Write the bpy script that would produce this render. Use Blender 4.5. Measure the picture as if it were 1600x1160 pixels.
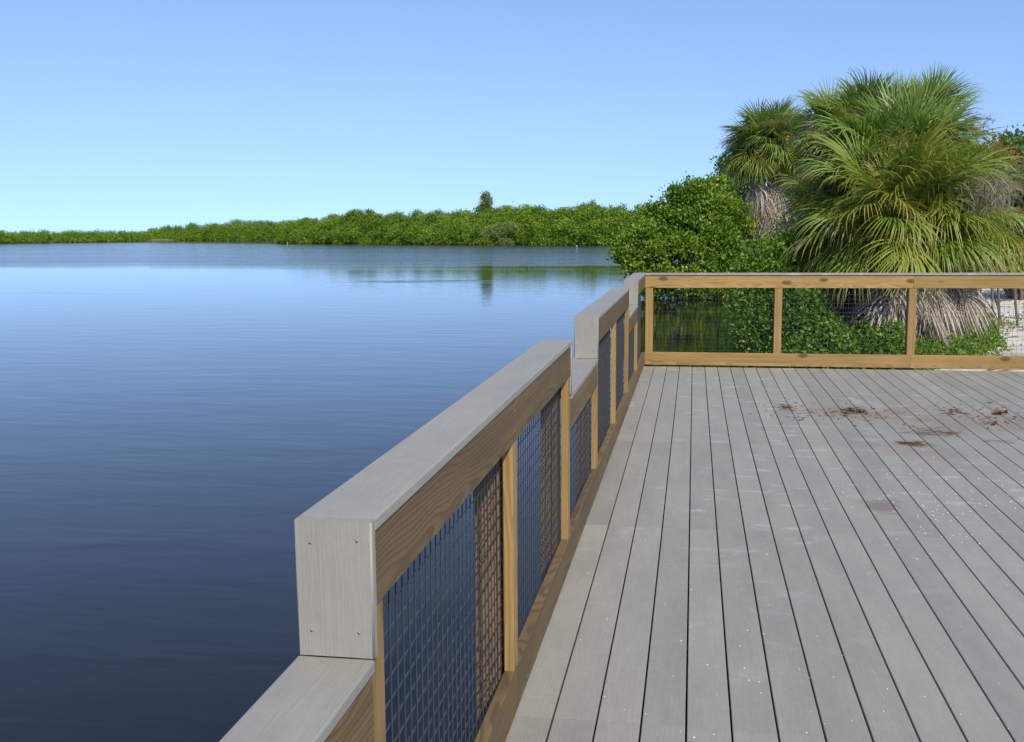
import bpy, bmesh, math, random
import numpy as np
from mathutils import Vector, Matrix

# ------------------------------------------------------------------ scene
for o in list(bpy.data.objects):
    bpy.data.objects.remove(o)
S = bpy.context.scene
COL = S.collection
RAD = math.radians

# camera: boards run along +Y, deck top is z = 0, eye 1.61 m above the deck
PX_F = 1690.0
CAM_H = 1.61
YAW, PITCH, ROLL = RAD(9.544), RAD(7.417), RAD(-0.4)
_fw = Vector((-math.sin(YAW)*math.cos(PITCH), math.cos(YAW)*math.cos(PITCH), -math.sin(PITCH)))
_r0 = Vector((math.cos(YAW), math.sin(YAW), 0))
_u0 = _r0.cross(_fw)
_r = _r0*math.cos(ROLL) + _u0*math.sin(ROLL)
_u = _u0*math.cos(ROLL) - _r0*math.sin(ROLL)
cd = bpy.data.cameras.new('camera')
cam = bpy.data.objects.new('camera', cd)
COL.objects.link(cam)
cd.sensor_width = 36.0
cd.lens = PX_F/1600*36.0
cd.clip_start = 0.05
cd.clip_end = 20000
cam.matrix_world = Matrix(((_r.x, _u.x, -_fw.x, 0), (_r.y, _u.y, -_fw.y, 0), (_r.z, _u.z, -_fw.z, CAM_H), (0, 0, 0, 1)))
S.camera = cam

# sun and sky
SUN = Vector((0.36, -0.64, 0.68)).normalized()
SUN_EL = math.asin(SUN.z)
SUN_AZ = math.atan2(SUN.x, SUN.y)
w = bpy.data.worlds.new('World')
S.world = w
w.use_nodes = True
nt = w.node_tree
nt.nodes.clear()
sky = nt.nodes.new('ShaderNodeTexSky')
sky.sky_type = 'NISHITA'
sky.sun_disc = False
sky.sun_elevation = SUN_EL
sky.sun_rotation = SUN_AZ
sky.altitude = 0
sky.air_density = 1.0
sky.dust_density = 0.0
sky.ozone_density = 3.0
bg = nt.nodes.new('ShaderNodeBackground')
bg.inputs['Strength'].default_value = 0.15
wo = nt.nodes.new('ShaderNodeOutputWorld')
# clear dry air: the whole dome is read a little above its true elevation, which keeps the horizon blue
tcw = nt.nodes.new('ShaderNodeTexCoord')
add = nt.nodes.new('ShaderNodeVectorMath'); add.operation = 'ADD'; add.inputs[1].default_value = (0, 0, 0.19)
nrmw = nt.nodes.new('ShaderNodeVectorMath'); nrmw.operation = 'NORMALIZE'
nt.links.new(tcw.outputs['Generated'], add.inputs[0])
nt.links.new(add.outputs[0], nrmw.inputs[0])
nt.links.new(nrmw.outputs[0], sky.inputs[0])
tint = nt.nodes.new('ShaderNodeMix'); tint.data_type = 'RGBA'; tint.blend_type = 'MULTIPLY'; tint.inputs[0].default_value = 1.0
tint.inputs[7].default_value = (0.935, 0.985, 1.05, 1)
nt.links.new(sky.outputs[0], tint.inputs[6])
hsv = nt.nodes.new('ShaderNodeHueSaturation'); hsv.inputs['Saturation'].default_value = 0.94
nt.links.new(tint.outputs[2], hsv.inputs['Color'])
nt.links.new(hsv.outputs[0], bg.inputs[0])
nt.links.new(bg.outputs[0], wo.inputs[0])
sl = bpy.data.lights.new('sun', 'SUN')
sl.energy = 3.75
sl.angle = RAD(0.53)
sl.color = (1.0, 0.92, 0.77)
so = bpy.data.objects.new('sun', sl)
COL.objects.link(so)
so.rotation_euler = SUN.to_track_quat('Z', 'Y').to_euler()
so.location = (5, -8, 12)

vs = S.view_settings
vs.view_transform = 'Standard'
vs.look = 'None'
vs.gamma = 1
vs.use_curve_mapping = False
vs.exposure = 0.42
S.render.resolution_x = 1024
S.render.resolution_y = 742

ZW = -0.95        # water level
ZL = -0.50        # sand level


def ray(x, y):
    return _fw + _r*((x-800)/PX_F) - _u*((y-580)/PX_F)


def at_y(x, y, Y):
    d = ray(x, y)
    return Vector((0, 0, CAM_H)) + d*(Y/d.y)


def at_z(x, y, z):
    d = ray(x, y)
    return Vector((0, 0, CAM_H)) + d*((z-CAM_H)/d.z)


# ------------------------------------------------------------------ helpers
def tag(o, label=None, cat=None, group=None, kind=None):
    if label: o['label'] = label
    if cat: o['category'] = cat
    if group: o['group'] = group
    if kind: o['kind'] = kind
    return o


def link(name, data, parent=None, loc=None, rot=None):
    o = bpy.data.objects.new(name, data)
    COL.objects.link(o)
    if parent is not None: o.parent = parent
    if loc is not None: o.location = loc
    if rot is not None: o.rotation_euler = rot
    return o


def empty(name, loc=(0, 0, 0)):
    o = link(name, None, None, loc)
    o.empty_display_size = 0.2
    return o


def fast_mesh(name, V, F, mat, face_attr=None, point_attr=None, smooth=False):
    """V (n,3); F (m,k) all the same k."""
    V = np.asarray(V, np.float32)
    F = np.asarray(F, np.int32)
    me = bpy.data.meshes.new(name)
    m, k = F.shape
    me.vertices.add(len(V))
    me.vertices.foreach_set('co', V.ravel())
    me.loops.add(m*k)
    me.loops.foreach_set('vertex_index', F.ravel())
    me.polygons.add(m)
    me.polygons.foreach_set('loop_start', np.arange(0, m*k, k, dtype=np.int32))
    me.update(calc_edges=True)
    if smooth:
        me.polygons.foreach_set('use_smooth', np.ones(m, bool))
    for an, arr, dom in ((face_attr or ()) and [(a, b, 'FACE') for a, b in face_attr]) or []:
        at = me.attributes.new(an, 'FLOAT', dom)
        at.data.foreach_set('value', np.asarray(arr, np.float32))
    for an, arr in (point_attr or []):
        at = me.attributes.new(an, 'FLOAT', 'POINT')
        at.data.foreach_set('value', np.asarray(arr, np.float32))
    me.materials.append(mat)
    me.validate()
    return me


_boxes = {}


def board_mesh(L, W, T, mat, bev=0.003, seg=1):
    """a bevelled board: length along local X, width Y, thickness Z, centred"""
    key = (round(L, 4), round(W, 4), round(T, 4), mat.name, bev, seg)
    if key in _boxes: return _boxes[key]
    bm = bmesh.new()
    bmesh.ops.create_cube(bm, size=1)
    bmesh.ops.scale(bm, vec=(L, W, T), verts=bm.verts)
    bmesh.ops.bevel(bm, geom=[e for e in bm.edges if abs(e.verts[0].co.x-e.verts[1].co.x) > 0.5*L], offset=bev, segments=seg, profile=0.5, affect='EDGES')
    if seg > 1:
        for f in bm.faces: f.smooth = f.calc_area() < 0.6*min(L*W, L*T, W*T)
    me = bpy.data.meshes.new('board')
    bm.to_mesh(me)
    bm.free()
    me.materials.append(mat)
    _boxes[key] = me
    return me


def board(name, parent, lo, hi, mat, axis, bev=0.003, seg=1, flip=False):
    """board filling the box lo..hi, its grain along axis ('x','y' or 'z')"""
    c = [(a+b)/2 for a, b in zip(lo, hi)]
    d = [b-a for a, b in zip(lo, hi)]
    if axis == 'x':
        me = board_mesh(d[0], d[1], d[2], mat, bev, seg); rot = (0, 0, 0)
    elif axis == 'y':
        me = board_mesh(d[1], d[0], d[2], mat, bev, seg); rot = (0, 0, RAD(90))
    else:
        me = board_mesh(d[2], d[1], d[0], mat, bev, seg); rot = (0, RAD(90), 0)
    return link(name, me, parent, c, rot)


def tube_arrays(pts, radii, sides=8, base=0):
    pts = [Vector(p) for p in pts]
    V, F = [], []
    n = len(pts)
    ref = Vector((0.31, 0.87, 0.38))
    for i, p in enumerate(pts):
        t = (pts[min(i+1, n-1)] - pts[max(i-1, 0)]).normalized()
        a = t.cross(ref)
        if a.length < 1e-3: a = t.cross(Vector((1, 0, 0)))
        a.normalize()
        b = t.cross(a)
        for k in range(sides):
            an = 2*math.pi*k/sides
            V.append(p + (a*math.cos(an) + b*math.sin(an))*radii[i])
    for i in range(n-1):
        for k in range(sides):
            k2 = (k+1) % sides
            F.append((base+i*sides+k, base+i*sides+k2, base+(i+1)*sides+k2, base+(i+1)*sides+k))
    return V, F


class Tubes:
    def __init__(self): self.V, self.F = [], []
    def add(self, pts, radii, sides=6):
        v, f = tube_arrays(pts, radii, sides, len(self.V))
        self.V += v; self.F += f
    def mesh(self, name, mat, smooth=True):
        return fast_mesh(name, [tuple(v) for v in self.V], self.F, mat, smooth=smooth)


# ------------------------------------------------------------------ materials
def mat_new(name):
    m = bpy.data.materials.new(name)
    m.use_nodes = True
    n = m.node_tree
    n.nodes.clear()
    out = n.nodes.new('ShaderNodeOutputMaterial')
    return m, n, out


class NB:
    """tiny node builder"""
    def __init__(s, nt): s.nt = nt
    def n(s, t, **kw):
        nd = s.nt.nodes.new(t)
        for k, v in kw.items(): setattr(nd, k, v)
        return nd
    def l(s, a, b): s.nt.links.new(a, b)
    def put(s, sock, v):
        if isinstance(v, bpy.types.NodeSocket): s.l(v, sock)
        else: sock.default_value = v
    def math(s, op, a, b=0.0, clamp=False):
        nd = s.n('ShaderNodeMath', operation=op, use_clamp=clamp)
        s.put(nd.inputs[0], a); s.put(nd.inputs[1], b)
        return nd.outputs[0]
    def vmath(s, op, a, b=(0, 0, 0)):
        nd = s.n('ShaderNodeVectorMath', operation=op)
        s.put(nd.inputs[0], a); s.put(nd.inputs[1], b)
        return nd.outputs[0]
    def mapping(s, v, loc=(0, 0, 0), rot=(0, 0, 0), scale=(1, 1, 1)):
        nd = s.n('ShaderNodeMapping')
        s.l(v, nd.inputs[0]); nd.inputs[1].default_value = loc; nd.inputs[2].default_value = rot; nd.inputs[3].default_value = scale
        return nd.outputs[0]
    def noise(s, v, scale, detail=3, rough=0.5, dist=0.0):
        nd = s.n('ShaderNodeTexNoise')
        s.l(v, nd.inputs['Vector']); nd.inputs['Scale'].default_value = scale; nd.inputs['Detail'].default_value = detail
        nd.inputs['Roughness'].default_value = rough; nd.inputs['Distortion'].default_value = dist
        return nd.outputs[0]
    def ramp(s, f, stops, interp='LINEAR'):
        nd = s.n('ShaderNodeValToRGB')
        nd.color_ramp.interpolation = interp
        e = nd.color_ramp.elements
        while len(e) < len(stops): e.new(0.5)
        for i, (p, c) in enumerate(stops):
            e[i].position = p; e[i].color = c if len(c) == 4 else (*c, 1)
        s.l(f, nd.inputs[0])
        return nd.outputs[0]
    def rng(s, f, a, b, c=0.0, d=1.0, smooth=False):
        nd = s.n('ShaderNodeMapRange')
        if smooth: nd.interpolation_type = 'SMOOTHSTEP'
        s.put(nd.inputs[0], f)
        for i, v in enumerate((a, b, c, d)): nd.inputs[i+1].default_value = v
        return nd.outputs[0]
    def mix(s, f, a, b, blend='MIX'):
        nd = s.n('ShaderNodeMix', data_type='RGBA', blend_type=blend)
        s.put(nd.inputs[0], f)
        s.put(nd.inputs[6], a if isinstance(a, bpy.types.NodeSocket) else (*a, 1))
        s.put(nd.inputs[7], b if isinstance(b, bpy.types.NodeSocket) else (*b, 1))
        return nd.outputs[2]
    def bump(s, h, strength, dist):
        nd = s.n('ShaderNodeBump')
        s.put(nd.inputs['Strength'], strength); nd.inputs['Distance'].default_value = dist
        s.l(h, nd.inputs['Height'])
        return nd.outputs[0]
    def bsdf(s, out, col, rough=0.6, normal=None, metallic=0.0, spec=0.5):
        b = s.n('ShaderNodeBsdfPrincipled')
        s.put(b.inputs['Base Color'], col if isinstance(col, bpy.types.NodeSocket) else (*col, 1))
        s.put(b.inputs['Roughness'], rough)
        s.put(b.inputs['Metallic'], metallic)
        b.inputs['Specular IOR Level'].default_value = spec
        if normal is not None: s.l(normal, b.inputs['Normal'])
        s.l(b.outputs[0], out.inputs[0])
        return b


def m_composite():
    m, nt, out = mat_new('grey_composite')
    b = NB(nt)
    tc = b.n('ShaderNodeTexCoord')
    oi = b.n('ShaderNodeObjectInfo')
    geo = b.n('ShaderNodeNewGeometry')
    off = b.math('MULTIPLY', oi.outputs['Random'], 57.0)
    comb = b.n('ShaderNodeCombineXYZ'); b.l(off, comb.inputs[0]); b.l(off, comb.inputs[1])
    p = b.vmath('ADD', tc.outputs['Object'], comb.outputs[0])
    # embossed grain runs along the board, swirling a little
    warp = b.noise(b.mapping(p, scale=(1.6, 7, 7)), 1.0, 2)
    wv = b.math('MULTIPLY', warp, 0.10)
    c2 = b.n('ShaderNodeCombineXYZ'); b.l(wv, c2.inputs[1])
    pg = b.vmath('ADD', p, c2.outputs[0])
    g1 = b.noise(b.mapping(pg, scale=(4, 260, 260)), 1.0, 3, 0.6)
    g2 = b.noise(b.mapping(pg, scale=(11, 620, 620)), 1.0, 2, 0.6)
    blot = b.noise(b.mapping(p, scale=(1.3, 5, 5)), 1.0, 4, 0.6)
    tone = b.math('ADD', b.math('MULTIPLY', b.math('SUBTRACT', g1, 0.5), 0.24), b.math('ADD', b.math('MULTIPLY', b.math('SUBTRACT', blot, 0.5), 0.40), b.math('MULTIPLY', b.math('SUBTRACT', b.noise(b.mapping(p, scale=(22, 34, 34)), 1.0, 4, 0.65), 0.5), 0.22)))
    tone = b.math('ADD', tone, b.math('MULTIPLY', b.math('SUBTRACT', oi.outputs['Random'], 0.5), 0.15))
    tone = b.math('ADD', tone, 1.0)
    col = b.mix(1.0, (0.264, 0.251, 0.217), b.mix(0.0, tone, tone), 'MULTIPLY')
    sp = b.noise(b.mapping(tc.outputs['Object'], scale=(60, 60, 60)), 1.0, 3, 0.7)
    col = b.mix(b.rng(sp, 0.66, 0.80, 0, 0.45), col, (0.17, 0.155, 0.13))
    # wear with its own shape: pale scuffs lying across the boards
    W = geo.outputs['Position']
    sc = b.noise(b.mapping(W, rot=(0, 0, 0.12), scale=(3.0, 6.4, 1)), 1.0, 5, 0.62)
    scm = b.noise(b.mapping(W, loc=(3.3, 1.7, 0), scale=(0.30, 0.24, 0.3)), 1.0, 2)
    pale = b.math('MULTIPLY', b.rng(sc, 0.58, 0.70), b.rng(scm, 0.40, 0.62), True)
    spw = b.n('ShaderNodeSeparateXYZ'); b.l(W, spw.inputs[0])
    pale = b.math('MULTIPLY', pale, b.rng(spw.outputs[1], 4.0, 7.5, 0.22, 1.0))
    col = b.mix(b.math('MULTIPLY', pale, 0.55), col, (0.56, 0.56, 0.55))
    # tannin smear where litter lay wet, and one wine-dark patch
    def patch(cx, cy, rx, ry, amt, colr, nz, colin):
        q = b.mapping(W, loc=(-cx/rx, -cy/ry, 0), scale=(1/rx, 1/ry, 0))
        ln = b.n('ShaderNodeVectorMath', operation='LENGTH'); b.l(q, ln.inputs[0])
        d = b.math('ADD', ln.outputs['Value'], b.math('MULTIPLY', b.math('SUBTRACT', b.noise(b.mapping(W, scale=(nz, nz*1.5, 1)), 1.0, 5, 0.65), 0.5), 2.0))
        k = b.math('MULTIPLY', b.rng(d, 1.0, 0.2, 0, 1, True), amt)
        return b.mix(k, colin, colr)
    q1 = at_z(1378, 791, 0); col = patch(q1.x, q1.y, 0.14, 0.22, 0.62, (0.15, 0.095, 0.085), 7, col)
    q2 = at_z(1335, 645, 0); col = patch(q2.x, q2.y, 0.85, 0.50, 0.40, (0.19, 0.12, 0.075), 3.5, col)
    q3 = at_z(1520, 660, 0); col = patch(q3.x, q3.y, 0.95, 0.65, 0.34, (0.20, 0.125, 0.075), 3.5, col)
    q4 = at_z(1440, 705, 0); col = patch(q4.x, q4.y, 0.55, 0.30, 0.30, (0.20, 0.13, 0.08), 5, col)
    hgt = b.math('ADD', g1, b.math('MULTIPLY', g2, 0.6))
    nrm = b.bump(hgt, 0.55, 0.0018)
    b.bsdf(out, col, b.rng(blot, 0.3, 0.7, 0.5, 0.66), nrm, spec=0.4)
    return m


def m_wood(name, light, dark, knots=0.8):
    m, nt, out = mat_new(name)
    b = NB(nt)
    tc = b.n('ShaderNodeTexCoord')
    oi = b.n('ShaderNodeObjectInfo')
    off = b.math('MULTIPLY', oi.outputs['Random'], 91.0)
    comb = b.n('ShaderNodeCombineXYZ'); b.l(off, comb.inputs[0]); b.l(b.math('MULTIPLY', oi.outputs['Random'], 13.0), comb.inputs[1])
    p = b.vmath('ADD', tc.outputs['Object'], comb.outputs[0])
    n1 = b.noise(b.mapping(p, scale=(0.9, 3.5, 3.5)), 1.0, 2, 0.5)
    n2 = b.noise(b.mapping(p, scale=(3.0, 12, 12)), 1.0, 3, 0.5)
    sep = b.n('ShaderNodeSeparateXYZ'); b.l(tc.outputs['Object'], sep.inputs[0])
    # rings of a log whose heart lies off to one side, cut along its length
    hx = b.rng(oi.outputs['Random'], 0, 1, -0.05, 0.07)
    y2 = b.math('POWER', b.math('ADD', sep.outputs[1], hx), 2.0)
    z2 = b.math('POWER', b.math('ADD', sep.outputs[2], 0.055), 2.0)
    r = b.math('SQRT', b.math('ADD', y2, z2))
    r = b.math('ADD', r, b.math('MULTIPLY', n1, 0.22))
    r = b.math('ADD', r, b.math('MULTIPLY', n2, 0.016))
    ring = b.math('FRACT', b.math('MULTIPLY', r, 78.0))
    late = b.math('MULTIPLY', b.rng(ring, 0.35, 0.88, 0, 1, True), b.rng(ring, 1.0, 0.93))
    fib = b.noise(b.mapping(p, scale=(9, 420, 420)), 1.0, 3, 0.6)
    col = b.mix(b.math('MULTIPLY', late, 0.62), light, dark)
    col = b.mix(b.math('MULTIPLY', fib, 0.45), col, b.mix(0.5, col, dark))
    blot = b.noise(b.mapping(p, scale=(1.1, 5, 5)), 1.0, 3, 0.6)
    col = b.mix(b.rng(blot, 0.42, 0.72, 0, 0.45), col, tuple(c*0.62 for c in dark))
    strk = b.noise(b.mapping(p, scale=(0.7, 26, 26)), 1.0, 3, 0.55)
    col = b.mix(b.rng(strk, 0.40, 0.70, 0, 0.55), col, dark)
    tone = b.rng(oi.outputs['Random'], 0, 1, 0.86, 1.14)
    col = b.mix(1.0, col, b.mix(0.0, tone, tone), 'MULTIPLY')
    vo = b.n('ShaderNodeTexVoronoi'); b.l(b.mapping(p, scale=(2.6, 5.5, 5.5)), vo.inputs['Vector']); vo.inputs['Scale'].default_value = 1.0
    kn = b.rng(vo.outputs['Distance'], 0.20, 0.09, 0, knots, True)
    col = b.mix(kn, col, (0.075, 0.036, 0.014))
    hgt = b.math('ADD', b.math('MULTIPLY', late, 0.5), fib)
    b.bsdf(out, col, 0.62, b.bump(hgt, 0.3, 0.0012), spec=0.35)
    return m


def m_plain(name, col, rough=0.6, metallic=0.0, var=0.25, scale=30.0, bump=0.0):
    m, nt, out = mat_new(name)
    b = NB(nt)
    tc = b.n('ShaderNodeTexCoord')
    n = b.noise(tc.outputs['Object'], scale, 4, 0.6)
    c = b.mix(n, tuple(x*(1-var) for x in col), tuple(min(1, x*(1+var)) for x in col))
    nm = b.bump(n, bump, 0.01) if bump else None
    b.bsdf(out, c, rough, nm, metallic)
    return m


def m_leaf(name, dark, light, trans=0.3, rough=0.42, spec=0.5, tip=None, objvar=0.0, objcol=None, yel=False):
    m, nt, out = mat_new(name)
    b = NB(nt)
    at = b.n('ShaderNodeAttribute', attribute_name='tint')
    oi = b.n('ShaderNodeObjectInfo')
    f = at.outputs['Fac']
    if objvar:
        f = b.math('ADD', f, b.math('MULTIPLY', b.math('SUBTRACT', oi.outputs['Random'], 0.5), objvar), True)
    col = b.mix(f, dark, light)
    if yel: col = b.mix(b.rng(at.outputs['Fac'], 0.90, 1.0, 0, 0.75), col, (0.42, 0.36, 0.04))
    if objcol is not None:
        col = b.mix(b.rng(oi.outputs['Random'], 0.55, 1.0, 0, 0.7), col, objcol)
    if tip is not None:
        ta = b.n('ShaderNodeAttribute', attribute_name='along')
        col = b.mix(b.rng(ta.outputs['Fac'], 0.70, 1.0, 0, 0.7), col, tip)
    pr = b.n('ShaderNodeBsdfPrincipled')
    b.l(col, pr.inputs['Base Color'])
    pr.inputs['Roughness'].default_value = rough
    pr.inputs['Specular IOR Level'].default_value = spec
    tr = b.n('ShaderNodeBsdfTranslucent')
    tcol = b.mix(1.0, col, (1.15, 1.25, 0.55), 'MULTIPLY')
    b.l(tcol, tr.inputs['Color'])
    mx = b.n('ShaderNodeMixShader'); mx.inputs[0].default_value = trans
    b.l(pr.outputs[0], mx.inputs[1]); b.l(tr.outputs[0], mx.inputs[2])
    b.l(mx.outputs[0], out.inputs[0])
    return m


def m_water():
    m, nt, out = mat_new('bay_water')
    b = NB(nt)
    geo = b.n('ShaderNodeNewGeometry')
    W = geo.outputs['Position']
    sep = b.n('ShaderNodeSeparateXYZ'); b.l(W, sep.inputs[0])
    # wind: glassy near the deck, cat's-paws further out, calm again in the lee of the trees
    big = b.noise(b.mapping(W, rot=(0, 0, 0.19), scale=(0.006, 0.030, 1)), 1.0, 3, 0.55)
    edge = b.math('ADD', sep.outputs[1], b.math('MULTIPLY', b.math('SUBTRACT', big, 0.5), 62.0))
    edge = b.math('ADD', edge, b.math('MULTIPLY', sep.outputs[0], -0.10))
    out_w = b.rng(edge, 72, 92, 0, 1, True)
    # the lee below the far right shore
    lee = b.math('ADD', sep.outputs[1], b.math('MULTIPLY', sep.outputs[0], 0.62))
    lee = b.math('ADD', lee, b.math('MULTIPLY', b.math('SUBTRACT', b.noise(b.mapping(W, scale=(0.02, 0.05, 1)), 1.0, 3), 0.5), 40.0))
    calm = b.rng(lee, 150, 172, 1, 0.18, True)
    streak = b.noise(b.mapping(W, rot=(0, 0, 0.1), scale=(0.008, 0.085, 1)), 1.0, 4, 0.6)
    wind = b.math('MULTIPLY', b.math('MULTIPLY', out_w, calm), b.rng(streak, 0.36, 0.56, 0.25, 1.0, True))
    paws = b.noise(b.mapping(W, loc=(7, 2, 0), rot=(0, 0, 0.1), scale=(0.03, 0.09, 1)), 1.0, 3, 0.6)
    near_p = b.math('MULTIPLY', b.rng(paws, 0.58, 0.72, 0, 0.28, True), b.rng(sep.outputs[0], -6, -14, 0, 1, True))
    # waves
    s1 = b.noise(b.mapping(W, rot=(0, 0, 0.19), scale=(0.55, 1.5, 1)), 1.0, 3, 0.55, 0.4)
    s2 = b.noise(b.mapping(W, rot=(0, 0, -0.15), scale=(2.4, 6.5, 1)), 1.0, 3, 0.6, 0.3)
    s3 = b.noise(b.mapping(W, scale=(1.6, 2.6, 1)), 1.0, 4, 0.65)
    calm_h = b.math('ADD', b.math('MULTIPLY', s1, 0.014), b.math('MULTIPLY', s2, 0.0024))
    wind_h = b.math('MULTIPLY', s3, b.math('MULTIPLY', b.math('ADD', wind, near_p), 0.22))
    hgt = b.math('ADD', calm_h, wind_h)
    bp = b.n('ShaderNodeBump'); bp.inputs['Strength'].default_value = 0.42; bp.inputs['Distance'].default_value = 1.0
    b.l(hgt, bp.inputs['Height'])
    p = b.bsdf(out, (0.008, 0.007, 0.007), b.rng(wind, 0, 1, 0.02, 0.14), bp.outputs[0], spec=0.5)
    p.inputs['IOR'].default_value = 1.333
    return m


def m_sand():
    m, nt, out = mat_new('shell_sand')
    b = NB(nt)
    geo = b.n('ShaderNodeNewGeometry')
    W = geo.outputs['Position']
    n1 = b.noise(W, 0.6, 5, 0.6); n2 = b.noise(W, 9, 5, 0.65); n3 = b.noise(W, 60, 3)
    col = b.mix(n2, (0.50, 0.46, 0.39), (0.70, 0.67, 0.61))
    col = b.mix(b.rng(n1, 0.52, 0.68, 0, 0.6), col, (0.26, 0.20, 0.13))
    sep = b.n('ShaderNodeSeparateXYZ'); b.l(W, sep.inputs[0])
    col = b.mix(b.rng(sep.outputs[2], -0.70, -0.86), col, (0.06, 0.05, 0.035))
    h = b.math('ADD', b.math('MULTIPLY', n2, 0.06), b.math('MULTIPLY', n3, 0.01))
    b.bsdf(out, col, 0.9, b.bump(h, 0.8, 1.0), spec=0.2)
    return m


M_COMP = m_composite()
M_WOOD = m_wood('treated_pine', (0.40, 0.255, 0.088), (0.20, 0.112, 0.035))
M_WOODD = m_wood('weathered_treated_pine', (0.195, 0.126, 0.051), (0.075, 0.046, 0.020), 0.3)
M_POST = m_wood('treated_pine_shaded_post', (0.24, 0.140, 0.052), (0.11, 0.060, 0.024), 0.4)  # pine darkened: part of the wire-mesh shadow on the posts is in this colour
M_WIRE = m_plain('dark_coated_wire', (0.035, 0.038, 0.045), 0.38, 0.0, 0.2, 40)
M_SCREW = m_plain('weathered_screw', (0.26, 0.235, 0.20), 0.5, 0.5, 0.3, 300)
M_WATER = m_water()
M_SAND = m_sand()
M_MANG = m_leaf('mangrove_leaf', (0.060, 0.135, 0.009), (0.205, 0.310, 0.024), 0.30, 0.5, 0.35, yel=True)
M_FAR = m_leaf('far_mangrove_leaf', (0.085, 0.170, 0.014), (0.255, 0.365, 0.042), 0.25, 0.7, 0.15)
M_FARP = m_leaf('pale_buttonwood_leaf', (0.125, 0.185, 0.040), (0.260, 0.320, 0.090), 0.25, 0.6, 0.3)
M_SHRUB = m_leaf('shrub_leaf', (0.050, 0.130, 0.012), (0.230, 0.360, 0.035), 0.33, 0.5, 0.35, yel=True)
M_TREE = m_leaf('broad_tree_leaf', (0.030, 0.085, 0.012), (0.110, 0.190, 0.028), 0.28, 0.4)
M_RUST = m_leaf('rusty_dry_leaf', (0.16, 0.080, 0.030), (0.33, 0.19, 0.070), 0.2, 0.8, 0.2)
M_PALM = m_leaf('palm_leaf', (0.085, 0.165, 0.025), (0.250, 0.350, 0.075), 0.30, 0.45, 0.4, (0.28, 0.26, 0.08), 0.5)
M_PALML = m_leaf('old_palm_leaf', (0.100, 0.165, 0.018), (0.295, 0.360, 0.060), 0.30, 0.45, 0.4, (0.34, 0.27, 0.06), 0.5, (0.27, 0.24, 0.05))
M_DEAD = m_leaf('dead_palm_leaf', (0.15, 0.105, 0.075), (0.52, 0.45, 0.385), 0.15, 0.75, 0.2, None, 0.6)
M_STALK = m_leaf('dry_flower_stalk', (0.17, 0.090, 0.034), (0.36, 0.22, 0.095), 0.1, 0.8, 0.2)
M_MOSS = m_leaf('grey_moss', (0.21, 0.19, 0.165), (0.40, 0.37, 0.33), 0.2, 0.9, 0.1)
M_BARK = m_plain('grey_bark', (0.13, 0.10, 0.075), 0.9, 0, 0.5, 14, 0.6)
M_PALMT = m_plain('palm_trunk_bark', (0.16, 0.115, 0.075), 0.9, 0, 0.5, 10, 0.6)
M_LITTER = m_leaf('dry_litter', (0.040, 0.022, 0.012), (0.230, 0.115, 0.048), 0.1, 0.8, 0.2)
M_SHELL = m_plain('white_shell', (0.80, 0.78, 0.72), 0.5, 0, 0.15, 200)
M_WHITE = m_plain('white_paint', (0.80, 0.80, 0.78), 0.5, 0, 0.08, 10)

# ------------------------------------------------------------------ setting: terrain, water
_sy = [0, 10, 15, 17, 20, 24, 30, 38, 42, 46]
_sx = [6.5, 3.2, 1.9, 1.4, 1.2, 1.6, 3.0, 3.6, 3.6, 2.0]
_fx = [-900, -400, -200, -181, -176, -160, -125, -112, -93, -63, -46, -14, -7, 0, 2.0, 5, 900]
_fy = [60, 150, 250, 262, 322, 340, 313, 300, 240, 219, 203, 185, 150, 90, 48, 46, 46]


def ground_z(X, Y):
    X = np.asarray(X, float); Y = np.asarray(Y, float)
    d1 = np.where(Y < 46, X - np.interp(Y, _sy, _sx), -50)
    d2 = (Y - np.interp(X, _fx, _fy))*0.5
    d = np.maximum(d1, d2)
    t = np.clip((d+1.4)/2.6, 0, 1)
    t = t*t*(3-2*t)
    z = -2.0 + (ZL+2.0)*t
    bumps = 0.05*np.sin(X*1.7+Y*0.9) + 0.04*np.sin(X*0.8-Y*1.3+1)
    return z + bumps*t - np.where(d2 > d1, 0.25, 0.0)*t


def axis_vals(dense_lo, dense_hi, step, far):
    a = list(np.arange(dense_lo, dense_hi+1e-6, step))
    s, x = step, dense_hi
    hi = []
    while x < far:
        s *= 1.25; x += s; hi.append(x)
    s, x = step, dense_lo
    lo = []
    while x > -far:
        s *= 1.25; x -= s; lo.append(x)
    return np.array(lo[::-1]+a+hi)


gx = axis_vals(-4, 16, 0.3, 6000); gy = axis_vals(8, 54, 0.35, 6000)
GX, GY = np.meshgrid(gx, gy)
GZ = ground_z(GX, GY)
nx, ny = len(gx), len(gy)
ii, jj = np.meshgrid(np.arange(nx-1), np.arange(ny-1))
a = (jj*nx+ii).ravel()
tag(link('ground', fast_mesh('ground', np.stack([GX, GY, GZ], -1).reshape(-1, 3), np.stack([a, a+1, a+nx+1, a+nx], -1), M_SAND, smooth=True)), kind='structure')
wm = fast_mesh('water', [(-6000, -6000, ZW), (6000, -6000, ZW), (6000, 6000, ZW), (-6000, 6000, ZW)], [(0, 1, 2, 3)], M_WATER)
tag(link('water', wm), kind='structure')

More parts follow.
